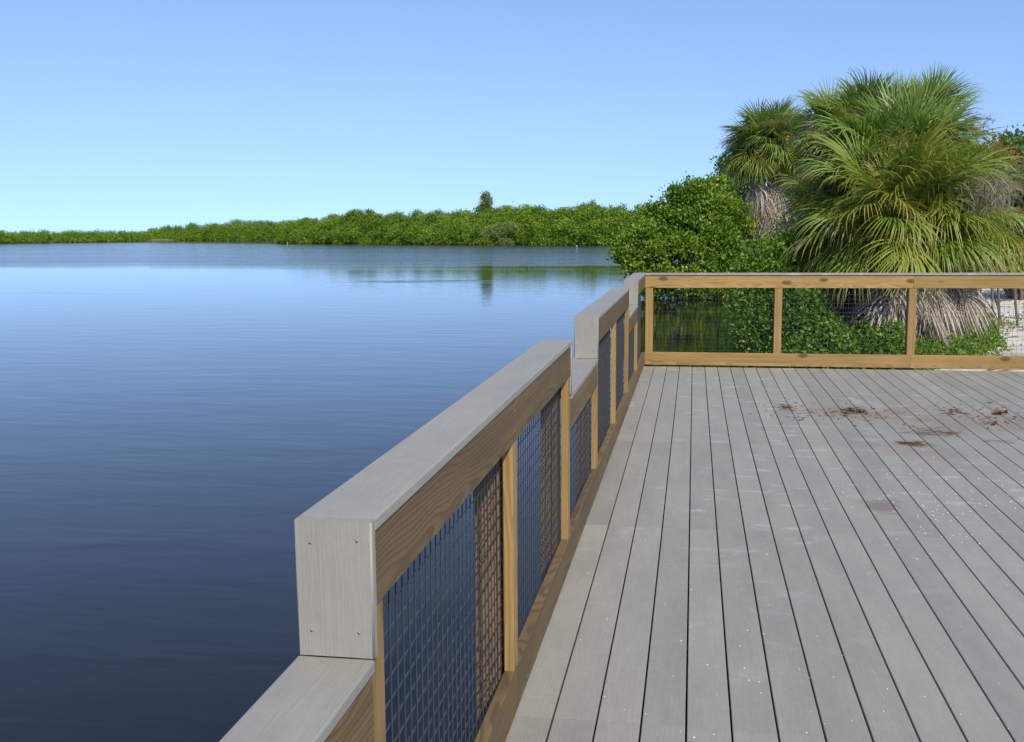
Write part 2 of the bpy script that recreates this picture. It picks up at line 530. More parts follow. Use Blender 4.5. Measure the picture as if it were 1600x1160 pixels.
# ------------------------------------------------------------------ deck
XE = -0.588          # outer edge of the first board
PITCHB = 0.1462
GAP = 0.0062
Y_END = 12.80
deck = empty('deck', (0, 0, 0))
tag(deck, 'grey composite plank deck above the water', None, None, 'structure')
rnd = random.Random(4)
CUTS = [-2.0, 0.97, 3.392, 5.784, 8.20, Y_END]
for i in range(42):
    x0 = XE + i*PITCHB
    for a_, b_ in zip(CUTS[:-1], CUTS[1:]):
        e = 0.0004
        lo = (x0+GAP/2, a_+(e if a_ > -2 else 0), -0.0254)
        hi = (x0+PITCHB-GAP/2, b_-(e if b_ < Y_END else 0), 0.0)
        o = board('deck_board', deck, lo, hi, M_COMP, 'y', 0.003, 2)
        o.location.z += rnd.uniform(-0.0006, 0.0006)
        if rnd.random() < 0.5: o.rotation_euler.z += math.pi
XR = XE + 42*PITCHB
for k in range(37):                       # joists below, seen dark through the gaps
    y0 = -1.95 + k*0.4064
    if y0 > Y_END-0.1: break
    board('joist', deck, (XE+0.03, y0-0.019, -0.22), (XR-0.02, y0+0.019, -0.0275), M_POST, 'x')
board('rim_joist', deck, (XE-0.012, -2.0, -0.24), (XE+0.026, Y_END-0.06, -0.0285), M_POST, 'y')
board('rim_joist', deck, (XE-0.012, Y_END-0.055, -0.24), (XR, Y_END-0.017, -0.0285), M_POST, 'x')
for px in (-0.35, 2.6, 5.2):
    for py in (0.4, 4.6, 8.6, 12.4):
        t = Tubes(); t.add([(px, py, -2.4), (px, py, -0.225)], [0.13, 0.12], 12)
        link('piling', t.mesh('piling', M_POST), deck)

# ------------------------------------------------------------------ railings
XF = -0.560           # deck-facing face of the fascia boards
T2 = 0.038
CAPW = 0.145
Z_HI, Z_LO = 1.100, 0.845
CAPT = 0.025
FW = 0.140
Z_B0, Z_B1 = 0.020, 0.170


def screw_mesh():
    t = Tubes(); t.add([(0, 0, -0.004), (0, 0, 0.0008), (0, 0, 0.0014)], [0.0026, 0.0028, 0.0003], 8)
    return t.mesh('screw', M_SCREW)


SCREW = screw_mesh()


def wire_panel(name, parent, u0, u1, z0, z1, place, r=0.0024):
    """welded 2-inch mesh between u0..u1 and z0..z1; place(u, v, z) -> point"""
    V, F = [], []
    rng_ = random.Random(int(u0*1000) % 991)

    def bar(p, q):
        p, q = Vector(p), Vector(q)
        t = (q-p).normalized()
        a = t.cross(Vector((0.577, 0.577, 0.577))).normalized()*r
        b = t.cross(a.normalized())*r
        k = len(V)
        for c in (p, q):
            V.extend([c+a, c+b, c-a, c-b])
        for s in range(4):
            s2 = (s+1) % 4
            F.append((k+s, k+s2, k+4+s2, k+4+s))
    ph = rng_.uniform(0.01, 0.04)
    u = u0 + ph
    while u < u1:
        j = rng_.uniform(-0.0015, 0.0015)
        bar(place(u+j, 0.0, z0-0.05), place(u-j, 0.0, z1+0.05)); u += 0.0508
    z = z0 - 0.03
    while z < z1+0.04:
        bar(place(u0-0.03, 0.0036, z), place(u1+0.03, 0.0036, z)); z += 0.0508
    return link(name, fast_mesh('wire_mesh', [tuple(v) for v in V], F, M_WIRE), parent)


# left railing: high two-bay runs alternating with low one-bay dips
PY = [0.30 + 1.5525*i for i in range(8)]       # far edge of each trim post
PY = [0.300, 1.883, 3.440, 4.985, 6.500, 8.065, 9.620, 11.175]
TW = 0.089
left = empty('railing', (XF-0.07, 6.4, 0))
tag(left, 'long left railing in stepped high and low runs with grey cap, wire mesh panels', 'railing')
_keep = left.location.copy(); left.location = (0, 0, 0)


def lx(v): return XF - v      # v metres outwards from the fascia face


def screw_on(parent_o, pos, normal):
    o = link('screw', SCREW, None, pos)
    o.rotation_euler = Vector(normal).to_track_quat('Z', 'Y').to_euler()
    o.rotation_euler.rotate_axis('Z', 0.3)
    bpy.context.view_layer.update()
    mw = o.matrix_world.copy()
    o.parent = parent_o
    o.matrix_parent_inverse = parent_o.matrix_world.inverted()
    return o


segs = [  # (y_near, y_far, high?)
    (0.30, 1.794, False), (1.794, 5.010, True), (5.010, 6.411, False),
    (6.411, 9.645, True), (9.645, 11.086, False), (11.086, 12.89, True)]
for n, (ya, yb, hi) in enumerate(segs):
    zt = Z_HI if hi else Z_LO
    eb = 0.025
    ca = ya + (eb if hi else 0.0)
    cb = yb - (eb if hi and n < 5 else 0.0)
    if n == 5: cb = 12.79
    # grey cap board, its end boards, and the pine fascia under it
    capx = (lx(-0.004)-CAPW, lx(-0.004))
    if n == 5:
        board('cap_board', left, (capx[0], ca, zt-CAPT), (capx[1], 12.955, zt), M_COMP, 'y', 0.004, 2)
    else:
        board('cap_board', left, (capx[0], ca-(0 if hi else 0.0), zt-CAPT), (capx[1], cb, zt), M_COMP, 'y', 0.004, 2)
    if hi:
        e1 = board('end_board', left, (capx[0]+0.001, ya, Z_LO+0.0025), (capx[1]+0.0005, ya+eb-0.0008, zt-0.0015), M_COMP, 'z', 0.004, 2)
        for sx in (0.030, 0.115):
            for sz in (0.045, 0.215):
                screw_on(e1, (capx[0]+sx+rnd.uniform(-.004, .004), ya-0.0003, Z_LO+sz+rnd.uniform(-.006, .006)), (0, -1, 0))
        if n < 5:
            board('end_board', left, (capx[0]+0.001, yb-eb+0.0008, Z_LO+0.0025), (capx[1]+0.0005, yb, zt-0.0015), M_COMP, 'z', 0.004, 2)
    fa, fb = (ca, cb)
    if not hi: fb = yb - 0.0008; fa = ya + 0.0005
    if n == 5: fb = Y_END
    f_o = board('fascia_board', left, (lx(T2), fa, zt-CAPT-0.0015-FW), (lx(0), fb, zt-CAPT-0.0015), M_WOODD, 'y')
    for py in PY:
        if fa-0.02 < py-0.05 < fb:
            for dz in (0.035, 0.10):
                screw_on(f_o, (lx(-0.0002), py-0.06+rnd.uniform(-.01, .01), zt-CAPT-FW+dz), (1, 0, 0))
# bottom rail in lengths butted at every second post
for a_, b_ in ((0.30, 3.395), (3.397, 6.455), (6.457, 9.575), (9.577, 12.775)):
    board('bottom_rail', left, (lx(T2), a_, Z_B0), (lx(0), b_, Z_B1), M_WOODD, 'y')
# trim posts, main posts, mesh
for i, py in enumerate(PY):
    hi = i not in (0,)
    zt = (Z_HI if hi else Z_LO) - CAPT - 0.003
    ztrim = zt - FW
    board('trim_post', left, (lx(T2-0.001), py-TW+(0.004 if i in (1, 4, 7) else 0), Z_B1+0.001), (lx(0.004), py, (Z_LO - CAPT - 0.003 - FW if i in (0,) else ztrim)), M_WOOD, 'z')
    ys = py-TW-0.002 if i in (3, 5) else (py-TW+0.027 if i in (1, 4, 7) else py-TW)
    board('post', left, (lx(0.131), ys, -0.42), (lx(0.050), ys+0.089, zt), M_POST, 'z')
yedge = PY + [12.75]
for i in range(8):
    y0, y1 = yedge[i], yedge[i+1]-TW
    hi = i in (1, 2, 4, 5, 7)
    z1 = (Z_HI if hi else Z_LO) - CAPT - FW - 0.002
    wire_panel('wire_mesh', left, y0, y1, Z_B1, z1, lambda u, v, z: (lx(0.042+v), u, z))
for o in left.children:
    o.location = Vector(o.location) - _keep
left.location = _keep

# far railing, facing the camera across the end of the deck
YF = 12.800          # its deck-facing face
far = empty('railing', (2.4, YF+0.07, 0))
tag(far, 'straight far railing across the end of the deck in front of the palms', 'railing')
_k2 = far.location.copy(); far.location = (0, 0, 0)
X0, X1 = XF, XR
FPX = [-0.555, 0.924, 2.402, 3.935, 5.45]      # left edge of each trim post
for a_, b_ in ((-0.5545, 2.447), (2.449, XR)):
    board('cap_board', far, (a_, YF-0.012, Z_HI-CAPT), (b_, YF-0.012+CAPW, Z_HI-0.0006), M_COMP, 'x', 0.004, 2)
for a_, b_ in ((X0+0.001, 2.446), (2.448, XR)):
    board('fascia_board', far, (a_, YF+0.001, Z_HI-CAPT-0.0015-FW-0.006), (b_, YF+T2, Z_HI-CAPT-0.0015), M_WOOD, 'x')
    board('bottom_rail', far, (a_, YF+0.001, Z_B0), (b_, YF+T2, Z_B1), M_WOOD, 'x')
for i, px in enumerate(FPX):
    tw = 0.086
    board('trim_post', far, (px, YF+0.005, Z_B1+0.001), (px+tw, YF+T2-0.001, Z_HI-CAPT-FW-0.009), M_WOOD, 'z')
    board('post', far, (px, YF+0.050, -0.9), (px+0.089, YF+0.139, Z_HI-CAPT-0.003), M_POST, 'z')
for i in range(4):
    wire_panel('wire_mesh', far, FPX[i]+0.086, FPX[i+1], Z_B1, Z_HI-CAPT-FW-0.009, lambda u, v, z: (u, YF+0.042+v, z), 0.0016)
for o in far.children:
    o.location = Vector(o.location) - _k2
far.location = _k2


# ------------------------------------------------------------------ foliage
def unit(a):
    return a/np.maximum(np.linalg.norm(a, axis=-1, keepdims=True), 1e-9)


def leaf_cloud(rs, blobs, n_clusters, per, size, aspect=0.5, spread=0.9, shell=(0.72, 1.04), up=0.35, down_cut=-0.75, jit=0.9, align=0.9, holes=0.0, hs=1.0, tv=0.16):
    """blobs: rows (x,y,z,rx,ry,rz). Returns V, F, tint."""
    B = np.asarray(blobs, float)
    wgt = (B[:, 3]*B[:, 4]+B[:, 4]*B[:, 5]+B[:, 3]*B[:, 5]); wgt /= wgt.sum()
    bi = rs.choice(len(B), n_clusters, p=wgt)
    d = unit(rs.normal(size=(n_clusters, 3)))
    d[:, 2] = np.where(d[:, 2] < down_cut, -d[:, 2], d[:, 2])
    rad = shell[0] + (shell[1]-shell[0])*rs.random(n_clusters)**0.6
    rad = np.where(rs.random(n_clusters) < 0.22, rad*rs.uniform(0.35, 0.9, n_clusters), rad)
    C = B[bi, :3] + d*B[bi, 3:6]*rad[:, None]
    if holes:
        q = C/hs
        v = np.sin(q[:, 0]*2.1+1.3*np.sin(q[:, 2]*1.7)) * np.sin(q[:, 1]*1.3+0.7) + 0.8*np.sin(q[:, 2]*2.6+q[:, 0]*1.1+2*np.sin(q[:, 1]*0.9)) + rs.normal(0, 0.25, n_clusters)
        keep = v > np.quantile(v, holes)
        bi, d, C = bi[keep], d[keep], C[keep]
        n_clusters = len(C)
    ct = rs.normal(0.0, 0.14, n_clusters) + rs.normal(0.0, 0.17, len(B))[bi]
    ci = np.repeat(np.arange(n_clusters), per)
    n = len(ci)
    dirs = unit(d[ci]*0.55 + rs.normal(size=(n, 3))*spread*0.75 + np.array([0, 0, up]))
    base = C[ci] + rs.normal(size=(n, 3))*size*jit
    L = size*rs.uniform(0.7, 1.25, n)[:, None]
    nr = unit(np.cross(dirs, rs.normal(size=(n, 3))))
    nr = unit(nr + np.array([0, 0, 0.4]) + d[ci]*align)
    side = unit(np.cross(dirs, nr))
    nr = np.cross(side, dirs)
    wd = L*aspect*0.5
    V = np.stack([base, base+dirs*L*0.55+side*wd+nr*wd*0.35, base+dirs*L, base+dirs*L*0.55-side*wd+nr*wd*0.35], 1)
    F = np.arange(n*4).reshape(n, 4)
    tint = np.clip(0.45 + ct[ci] + rs.normal(0, tv, n), 0, 1)
    return V.reshape(-1, 3), F, tint


def cloud_mesh(name, mat, *args, **kw):
    V, F, t = leaf_cloud(*args, **kw)
    return fast_mesh(name, V, F, mat, face_attr=[('tint', t)])


def limbs(base, blobs, rs, r0=0.09, stems=3, spread=0.35, sides=6, frac=1.0):
    t = Tubes()
    base = Vector(base)
    B = [b_ for b_ in blobs if rs.random() < frac]
    for k, b_ in enumerate(B):
        s = base + Vector((rs.uniform(-spread, spread), rs.uniform(-spread, spread), 0))
        e = Vector(b_[:3])
        m1 = s.lerp(e, 0.35) + Vector(rs.normal(size=3)*0.12); m1.z = max(m1.z, s.z+0.1)
        m2 = s.lerp(e, 0.7) + Vector(rs.normal(size=3)*0.15)
        rr = r0*rs.uniform(0.5, 1.0)
        t.add([s-Vector((0, 0, 0.19)), s, m1, m2, e], [rr*1.15, rr, rr*0.8, rr*0.55, rr*0.25], sides)
        for q in range(3):
            dv = unit(rs.normal(size=3)); tip = e + Vector(dv*np.array(b_[3:6])*0.8)
            t.add([m2, m2.lerp(tip, 0.5)+Vector(rs.normal(size=3)*0.08), tip], [rr*0.45, rr*0.3, rr*0.1], 4)
    return t


def bush(name, label, cat, blobs, n_clusters, per, size, mat, seed, base=None, group=None, r0=0.05, crown='crown', trunk='trunk', roots=0, frac=1.0, **kw):
    rs = np.random.RandomState(seed)
    B = np.array(blobs, float)
    if base is None:
        bx, by = B[:, 0].mean(), B[:, 1].mean()
        base = (bx, by, float(ground_z(bx, by)))
    root = tag(empty(name, base), label, cat, group)
    off = np.array([*base, 0, 0, 0])
    Bl = B - off
    link(crown, cloud_mesh(crown, mat, rs, Bl, n_clusters, per, size, **kw), root)
    t = limbs((0, 0, 0), Bl, rs, r0, frac=frac)
    for k in range(roots):
        an = rs.uniform(0, 6.28); rr = rs.uniform(0.5, 1.6)
        sx, sy = rs.uniform(-.8, .8), rs.uniform(-.4, .4)
        t.add([(sx, sy, 0.9), (sx+rr*.45*math.cos(an), sy+rr*.45*math.sin(an), 0.75), (sx+rr*math.cos(an), sy+rr*math.sin(an), 0.1), (sx+rr*1.05*math.cos(an), sy+rr*1.05*math.sin(an), -0.6)], [0.03]*4, 5)
    link(trunk, t.mesh(trunk, M_BARK), root)
    return root


def split_blobs(blobs, rs, k, f):
    """cover each blob with k smaller clumps so that the crown shows lobes with dark gaps"""
    outb = []
    for b_ in blobs:
        outb.append((*b_[:3], b_[3]*0.62, b_[4]*0.62, b_[5]*0.62))
        for i in range(k):
            dv = unit(rs.normal(size=3)); dv[1] = -abs(dv[1]) if rs.random() < 0.6 else dv[1]
            r_ = (b_[3]+b_[5])*0.5*f*rs.uniform(0.65, 1.3)
            c_ = np.array(b_[:3]) + dv*np.array(b_[3:6])*rs.uniform(0.68, 1.0)
            outb.append((*c_, r_*1.15, r_, r_*0.78))
    return outb


def px_blob(x, y, Y, rx, ry, rz):
    """blob whose centre is seen at pixel x,y at depth Y; radii in pixels at that depth (rx, rz) and metres (ry)"""
    p = at_y(x, y, Y)
    k = Y/PX_F*1.01
    return (p.x, p.y, p.z, rx*k, ry, rz*k)


# --- far shore: three stretches of mangrove wood, each one mass
def shore(name, label, pts, mat, seed, leaf, rblob, dens, depth_rows):
    """pts: (px x, px water y, px top y)"""
    rs = np.random.RandomState(seed)
    xs = [p[0] for p in pts]
    blobs = []
    x = xs[0]
    while x < xs[-1]:
        wy = np.interp(x, xs, [p[1] for p in pts]); ty = np.interp(x, xs, [p[2] for p in pts])
        g = at_z(x, wy, ZW)
        H = (wy-ty)/PX_F*g.y*1.01
        step = 0
        for row in range(depth_rows):
            hz = H*(0.50 + 0.50*row/max(1, depth_rows-1))*rs.uniform(0.88, 1.04)
            back = row*rblob*0.9*rs.uniform(0.8, 1.2)
            dirv = Vector((g.x, g.y, 0)).normalized()
            c = Vector((g.x, g.y, 0)) + dirv*(back+rblob*0.6)
            rb = rblob*rs.uniform(0.7, 1.25)
            zc = ZW + hz - rb*0.8
            blobs.append((c.x+rs.normal()*rblob*0.4, c.y, zc, rb*rs.uniform(0.9, 1.3), rb, rb*rs.uniform(0.7, 0.95)))
            zz = zc - rb*1.1
            while zz > ZW+0.2:
                r2 = rblob*rs.uniform(0.7, 1.1)
                blobs.append((c.x+rs.normal()*rblob*0.5, c.y+rs.normal()*0.3, zz, r2*1.1, r2, r2*0.8)); zz -= r2*1.0
            if row == 0: blobs.append((c.x+rs.normal()*rblob*0.3, c.y-rblob*0.3, ZW+0.3, rblob, rblob*0.8, rblob*0.45))
        x += rblob*0.95/(g.y/PX_F)
    n = int(len(blobs)*dens)
    V, F, t = leaf_cloud(rs, blobs, n, 7, leaf, 0.62, 0.9, (0.86, 1.0), 0.3, -0.8, align=1.6, holes=0.06, hs=1.1, tv=0.10)
    ok = V.reshape(-1, 4, 3)[:, :, 2].min(1) > ZW - 0.05
    V4 = V.reshape(-1, 4, 3)[ok]
    F = np.arange(len(V4)*4).reshape(-1, 4)
    me = fast_mesh(name, V4.reshape(-1, 3), F, mat, face_attr=[('tint', t[ok])])
    return tag(link(name, me), label, 'mangroves', None, 'stuff')


shore('mangrove_wood', 'low distant mangrove wood along the far left shore', [(-90, 383, 363), (0, 381, 363), (80, 379.6, 363), (150, 378.5, 362), (200, 377, 364), (245, 375.9, 363)], M_FAR, 11, 0.40, 1.35, 70, 3)
shore('mangrove_wood', 'mid-distance mangrove wood rising behind the channel, left of centre', [(236, 375.9, 362), (252, 375.8, 355), (330, 375.7, 350), (370, 376, 347), (420, 376, 347), (470, 376.2, 345), (500, 376.4, 344)], M_FAR, 12, 0.42, 2.0, 110, 3)
shore('mangrove_wood', 'nearest far-shore mangrove wood across the middle of the picture', [(444, 380, 350), (456, 380, 344), (500, 380.6, 340), (530, 380.8, 332), (580, 381, 330), (640, 381.6, 333), (690, 382, 332), (730, 382.2, 328), (800, 382.4, 324), (870, 382.7, 324), (930, 383, 325), (990, 383.2, 327), (1060, 383.4, 326)], M_FAR, 13, 0.30, 1.45, 150, 4)


def far_tree(name, label, x, top, bot, wpx, Y, mat, seed, leaf, n, per=7, n_b=7):
    rs = np.random.RandomState(seed)
    bl = []
    for k in range(n_b):
        fy = (k+0.5)/n_b
        bl.append(px_blob(x+rs.normal()*wpx*0.22, top+(bot-top)*fy+2, Y+rs.normal()*0.5, wpx*rs.uniform(0.22, 0.38), 1.0, (bot-top)/n_b*1.1))
    g = at_y(x, 370, Y)
    return bush(name, label, 'tree', bl, n, per, leaf, mat, seed, base=(g.x, g.y, ZW-0.1), r0=0.16, aspect=0.6)


far_tree('tall_tree', 'lone round-topped tree rising above the far mangroves', 760, 303, 328, 22, 202, M_FARP, 21, 0.28, 330)
far_tree('sparse_tree', 'thin sparse tree poking above the far mangroves, right of the lone tree', 925, 317, 334, 13, 192, M_FARP, 22, 0.32, 120)
far_tree('sparse_tree', 'small low tree crown just left of the thin sparse one', 911, 321, 334, 13, 192, M_FARP, 23, 0.32, 120)
far_tree('buttonwood_bush', 'pale grey-green rounded bush at the water below the lone tree', 779, 352, 384, 44, 190, M_FARP, 24, 0.30, 900, n_b=6)

# two small white stakes far out in the water
for (x, y0, y1, lab) in ((449, 379, 384, 'tiny white stake in the water off the far left point'), (901, 384, 389, 'tiny white stake in the water below the far right trees')):
    g = at_z(x, y1, ZW)
    t = Tubes(); hh = (y1-y0)/PX_F*g.y
    t.add([(0, 0, -1.0), (0, 0, hh-0.06), (0, 0, hh-0.05), (0, 0, hh)], [0.10, 0.10, 0.14, 0.05], 10)
    tag(link('water_stake', t.mesh('water_stake', M_WHITE), None, (g.x, g.y, ZW)), lab, 'stake')

# --- big mangrove left of the palms, its boughs over the water
A_Y = 42.0
ab = [px_blob(*q) for q in (
    (1085, 332, 43, 46, 1.5, 34), (1045, 356, 42.5, 38, 1.3, 26), (1112, 316, 43.5, 34, 1.3, 22), (1132, 352, 43, 32, 1.3, 32),
    (1012, 378, 42, 28, 1.2, 20), (988, 390, 41.5, 22, 1.0, 16), (975, 402, 41.2, 14, 0.9, 12), (1000, 414, 41.3, 28, 1.0, 16),
    (1050, 398, 41.5, 36, 1.2, 24), (1100, 390, 41.8, 38, 1.2, 28), (1138, 396, 42, 28, 1.2, 26), (1030, 434, 41.2, 36, 1.1, 14),
    (1085, 434, 41.2, 40, 1.1, 16), (1135, 436, 41.5, 34, 1.1, 16), (1060, 304, 43.5, 16, 0.9, 10), (1086, 294, 43.8, 13, 0.9, 9), (1030, 330, 43, 12, 0.8, 11), (1122, 294, 44, 16, 0.9, 10),
    (1020, 452, 40.8, 24, 0.9, 9), (1060, 456, 40.8, 28, 0.9, 9), (1105, 457, 40.8, 32, 0.9, 10), (1150, 457, 41, 30, 0.9, 12))]
ab = split_blobs(ab, np.random.RandomState(5), 10, 0.42)
bush('mangrove_tree', 'big rounded mangrove overhanging the water left of the palms', 'tree', ab, 7600, 10, 0.14, M_MANG, 31, base=(0.9, 42.5, -0.9), r0=0.06, roots=16, aspect=0.60, shell=(0.74, 1.2), frac=0.3, spread=0.9, holes=0.30, hs=0.42)

# --- trees standing behind the palms
tb = [px_blob(*q) for q in ((1150, 275, 52, 30, 1.2, 26), (1135, 262, 52, 14, 0.9, 14), (1165, 305, 52, 36, 1.2, 34), (1200, 350, 51, 60, 1.4, 50), (1255, 320, 52, 50, 1.4, 55))]
tb = split_blobs(tb, np.random.RandomState(6), 7, 0.42)
bush('broadleaf_tree', 'dark leafy tree showing behind the shaggy palm beside the mangrove', 'tree', tb, 2000, 9, 0.16, M_TREE, 32, r0=0.07, holes=0.25, hs=0.5, frac=0.25, aspect=0.55)
rb = [px_blob(*q) for q in ((1598, 256, 33, 44, 1.5, 40), (1640, 300, 34, 70, 1.6, 60), (1590, 330, 33, 42, 1.4, 50), (1615, 385, 33, 58, 1.4, 44), (1560, 385, 35, 40, 1.3, 40), (1680, 380, 34, 70, 1.5, 60), (1574, 246, 32, 26, 0.9, 24), (1566, 300, 32, 28, 0.9, 34), (1668, 250, 34, 40, 1.2, 36))]
rb = split_blobs(rb, np.random.RandomState(6), 9, 0.4)
bush('broadleaf_tree', 'dark green broadleaf tree at the right edge behind the palms', 'tree', rb, 3600, 10, 0.13, M_TREE, 33, r0=0.08, holes=0.25, hs=0.5, frac=0.25, aspect=0.55)
ub = [px_blob(*q) for q in ((1548, 240, 24, 24, 0.7, 14), (1525, 248, 24, 18, 0.6, 12), (1572, 248, 24, 20, 0.6, 13), (1545, 262, 24, 24, 0.6, 12))]
bush('dry_branch_bush', 'rusty brown dried foliage between the palms and the right-edge tree', 'bush', ub, 190, 8, 0.075, M_RUST, 34, base=(6.3, 24, ZL), r0=0.03, aspect=0.35)
kb = [px_blob(*q) for q in ((1290, 380, 40, 60, 1.2, 50), (1380, 370, 40, 60, 1.2, 60), (1460, 370, 40, 60, 1.2, 60), (1520, 395, 40, 50, 1.2, 36))]
kb = split_blobs(kb, np.random.RandomState(6), 7, 0.42)
bush('broadleaf_tree', 'shaded leafy tree hidden behind the large palm clump', 'tree', kb, 1800, 9, 0.15, M_TREE, 35, r0=0.07, holes=0.25, hs=0.5, frac=0.25, aspect=0.55)


# ------------------------------------------------------------------ palms
def frond_mesh(seed, pitch, pet=0.75, R=0.95, n=42, grav=0.20, mat=M_PALM, fold=0.35, width=0.036, pet_bend=0.5, spread=140, flop=1.0):
    """fan frond leaving the origin along +X at the given pitch (degrees); gravity is world -Z"""
    rs = np.random.RandomState(seed)
    V, F, T, A = [], [], [], []
    p = np.zeros(3)
    a = np.array([math.cos(RAD(pitch)), 0, math.sin(RAD(pitch))])
    steps = 5
    axis = [p.copy()]
    for k in range(steps):
        p = p + a*pet/steps
        a = unit(a + np.array([0, 0, -1])*pet_bend*0.12*(k+1)/steps*(0.3+abs(a[0])))
        axis.append(p.copy())
    # petiole: three-sided, tapering
    yv = np.array([0, 1.0, 0])
    for k, q in enumerate(axis):
        r = 0.020*(1-0.6*k/steps)
        nn = unit(np.cross(a, yv))
        for c in ((0, r), (-r, -r*0.5), (r, -r*0.5)):
            V.append(q + yv*c[0] + np.array([-a[2], 0, a[0]])*c[1])
    for k in range(steps):
        for s in range(3):
            s2 = (s+1) % 3
            F.append((k*3+s, k*3+s2, (k+1)*3+s2, (k+1)*3+s)); T.append(0.75)
    A += [0.0]*len(V)
    hub = p
    nrm = np.array([-a[2], 0, a[0]])
    for j in range(n):
        ph = RAD(-spread + 2*spread*(j+0.5)/n + rs.normal()*1.5)
        Lf = R*(1.0 - 0.30*(abs(ph)/RAD(spread))**2)*rs.uniform(0.90, 1.06)
        d = unit(math.cos(ph)*a + math.sin(ph)*yv + nrm*fold*(abs(math.sin(ph))*0.9 - 0.15))
        q = hub + a*0.16*max(0, math.cos(ph))
        side0 = -math.sin(ph)*a + math.cos(ph)*yv
        K = 6
        seg = Lf/K
        tw = rs.normal()*0.35
        base_i = len(V)
        g = grav*rs.uniform(0.6, 1.5)
        kink = rs.uniform(0.45, 0.7); kf = flop*(rs.random() < 0.55)
        for k in range(K+1):
            t = k/K
            wv = width*(0.25+1.6*t if t < 0.45 else 0.97*(1-(t-0.45)/0.55)**0.8)
            wv = max(wv, 0.0012)
            sd = unit(side0 - d*np.dot(side0, d) + nrm*tw*t)
            lift = np.cross(d, sd)*wv*0.30
            V.append(q + sd*wv*0.5 + lift); V.append(q - sd*wv*0.5 - lift*0.2)
            A += [t, t]
            if k < K:
                F.append((base_i+2*k, base_i+2*k+1, base_i+2*k+3, base_i+2*k+2))
                T.append(np.clip(0.5 + rs.normal()*0.05 + (0.25 if mat is not M_DEAD else 0.42)*math.sin(j*2.4), 0, 1))
                q = q + d*seg
                gg = g*(0.4+1.6*t)
                if t > kink: gg += 0.55*kf
                d = unit(d + np.array([0, 0, -gg]))
    return fast_mesh('frond', np.array(V), np.array(F), mat, face_attr=[('tint', T)], point_attr=[('along', A)])


PV = {}
for pt, gr, fl in ((82, 0.07, 0.25), (64, 0.10, 0.4), (44, 0.17, 0.7), (22, 0.28, 1.0), (0, 0.34, 1.0), (-24, 0.38, 1.0), (-48, 0.40, 0.8)):
    for v in range(2):
        PV[(pt, v)] = frond_mesh(100+pt+v*7, pt, 0.70, 1.02, 62, gr, M_PALM if pt > 10 else M_PALML, flop=fl)
PL = {}
for pt, gr, fl in ((70, 0.18, 0.7), (44, 0.24, 0.8), (22, 0.30, 0.9), (0, 0.36, 1.0), (-24, 0.40, 1.0)):
    for v in range(2):
        PL[(pt, v)] = frond_mesh(300+pt+v*7, pt, 0.78, 1.12, 70, gr, M_PALML, flop=fl, width=0.031)
DV = [frond_mesh(500+v, -58-11*v, 0.45, 0.85, 22, 1.3, M_DEAD, 0.1, 0.030, 0.6, 110, 0.4) for v in range(3)]


def stalk_mesh(seed, L=1.6):
    """dry branched flower stalk arching out of the crown"""
    rs = np.random.RandomState(seed)
    V, F, T = [], [], []

    def strip(pts, w0):
        k0 = len(V)
        for k, q in enumerate(pts):
            wv = w0*(1-0.8*k/(len(pts)-1))
            o = unit(rs.normal(size=3))*wv
            V.append(q+o); V.append(q-o)
        for k in range(len(pts)-1):
            F.append((k0+2*k, k0+2*k+1, k0+2*k+3, k0+2*k+2)); T.append(np.clip(rs.normal(0.5, 0.2), 0, 1))
    d = np.array([math.cos(0.8), 0, math.sin(0.8)]); q = np.zeros(3)
    for k in range(9):
        q2 = q + d*L/9
        strip([q, q2], 0.010)
        if k > 2:
            for j in range(7):
                dd = unit(d + rs.normal(size=3)*0.8); pts = [q2]
                for s in range(4):
                    pts.append(pts[-1]+dd*rs.uniform(0.05, 0.11)); dd = unit(dd+rs.normal(size=3)*0.35+np.array([0, 0, -0.12]))
                strip(pts, 0.007)
                for b_ in range(5):
                    st = pts[rs.randint(1, 4)]; d3 = unit(dd+rs.normal(size=3)*0.9)
                    strip([st, st+d3*rs.uniform(0.05, 0.13)], 0.0055)
        d = unit(d + np.array([0, 0, -0.13])); q = q2
    return fast_mesh('flower_stalk', np.array(V), np.array(F), M_STALK, face_attr=[('tint', T)])


STK = [stalk_mesh(700+k) for k in range(3)]


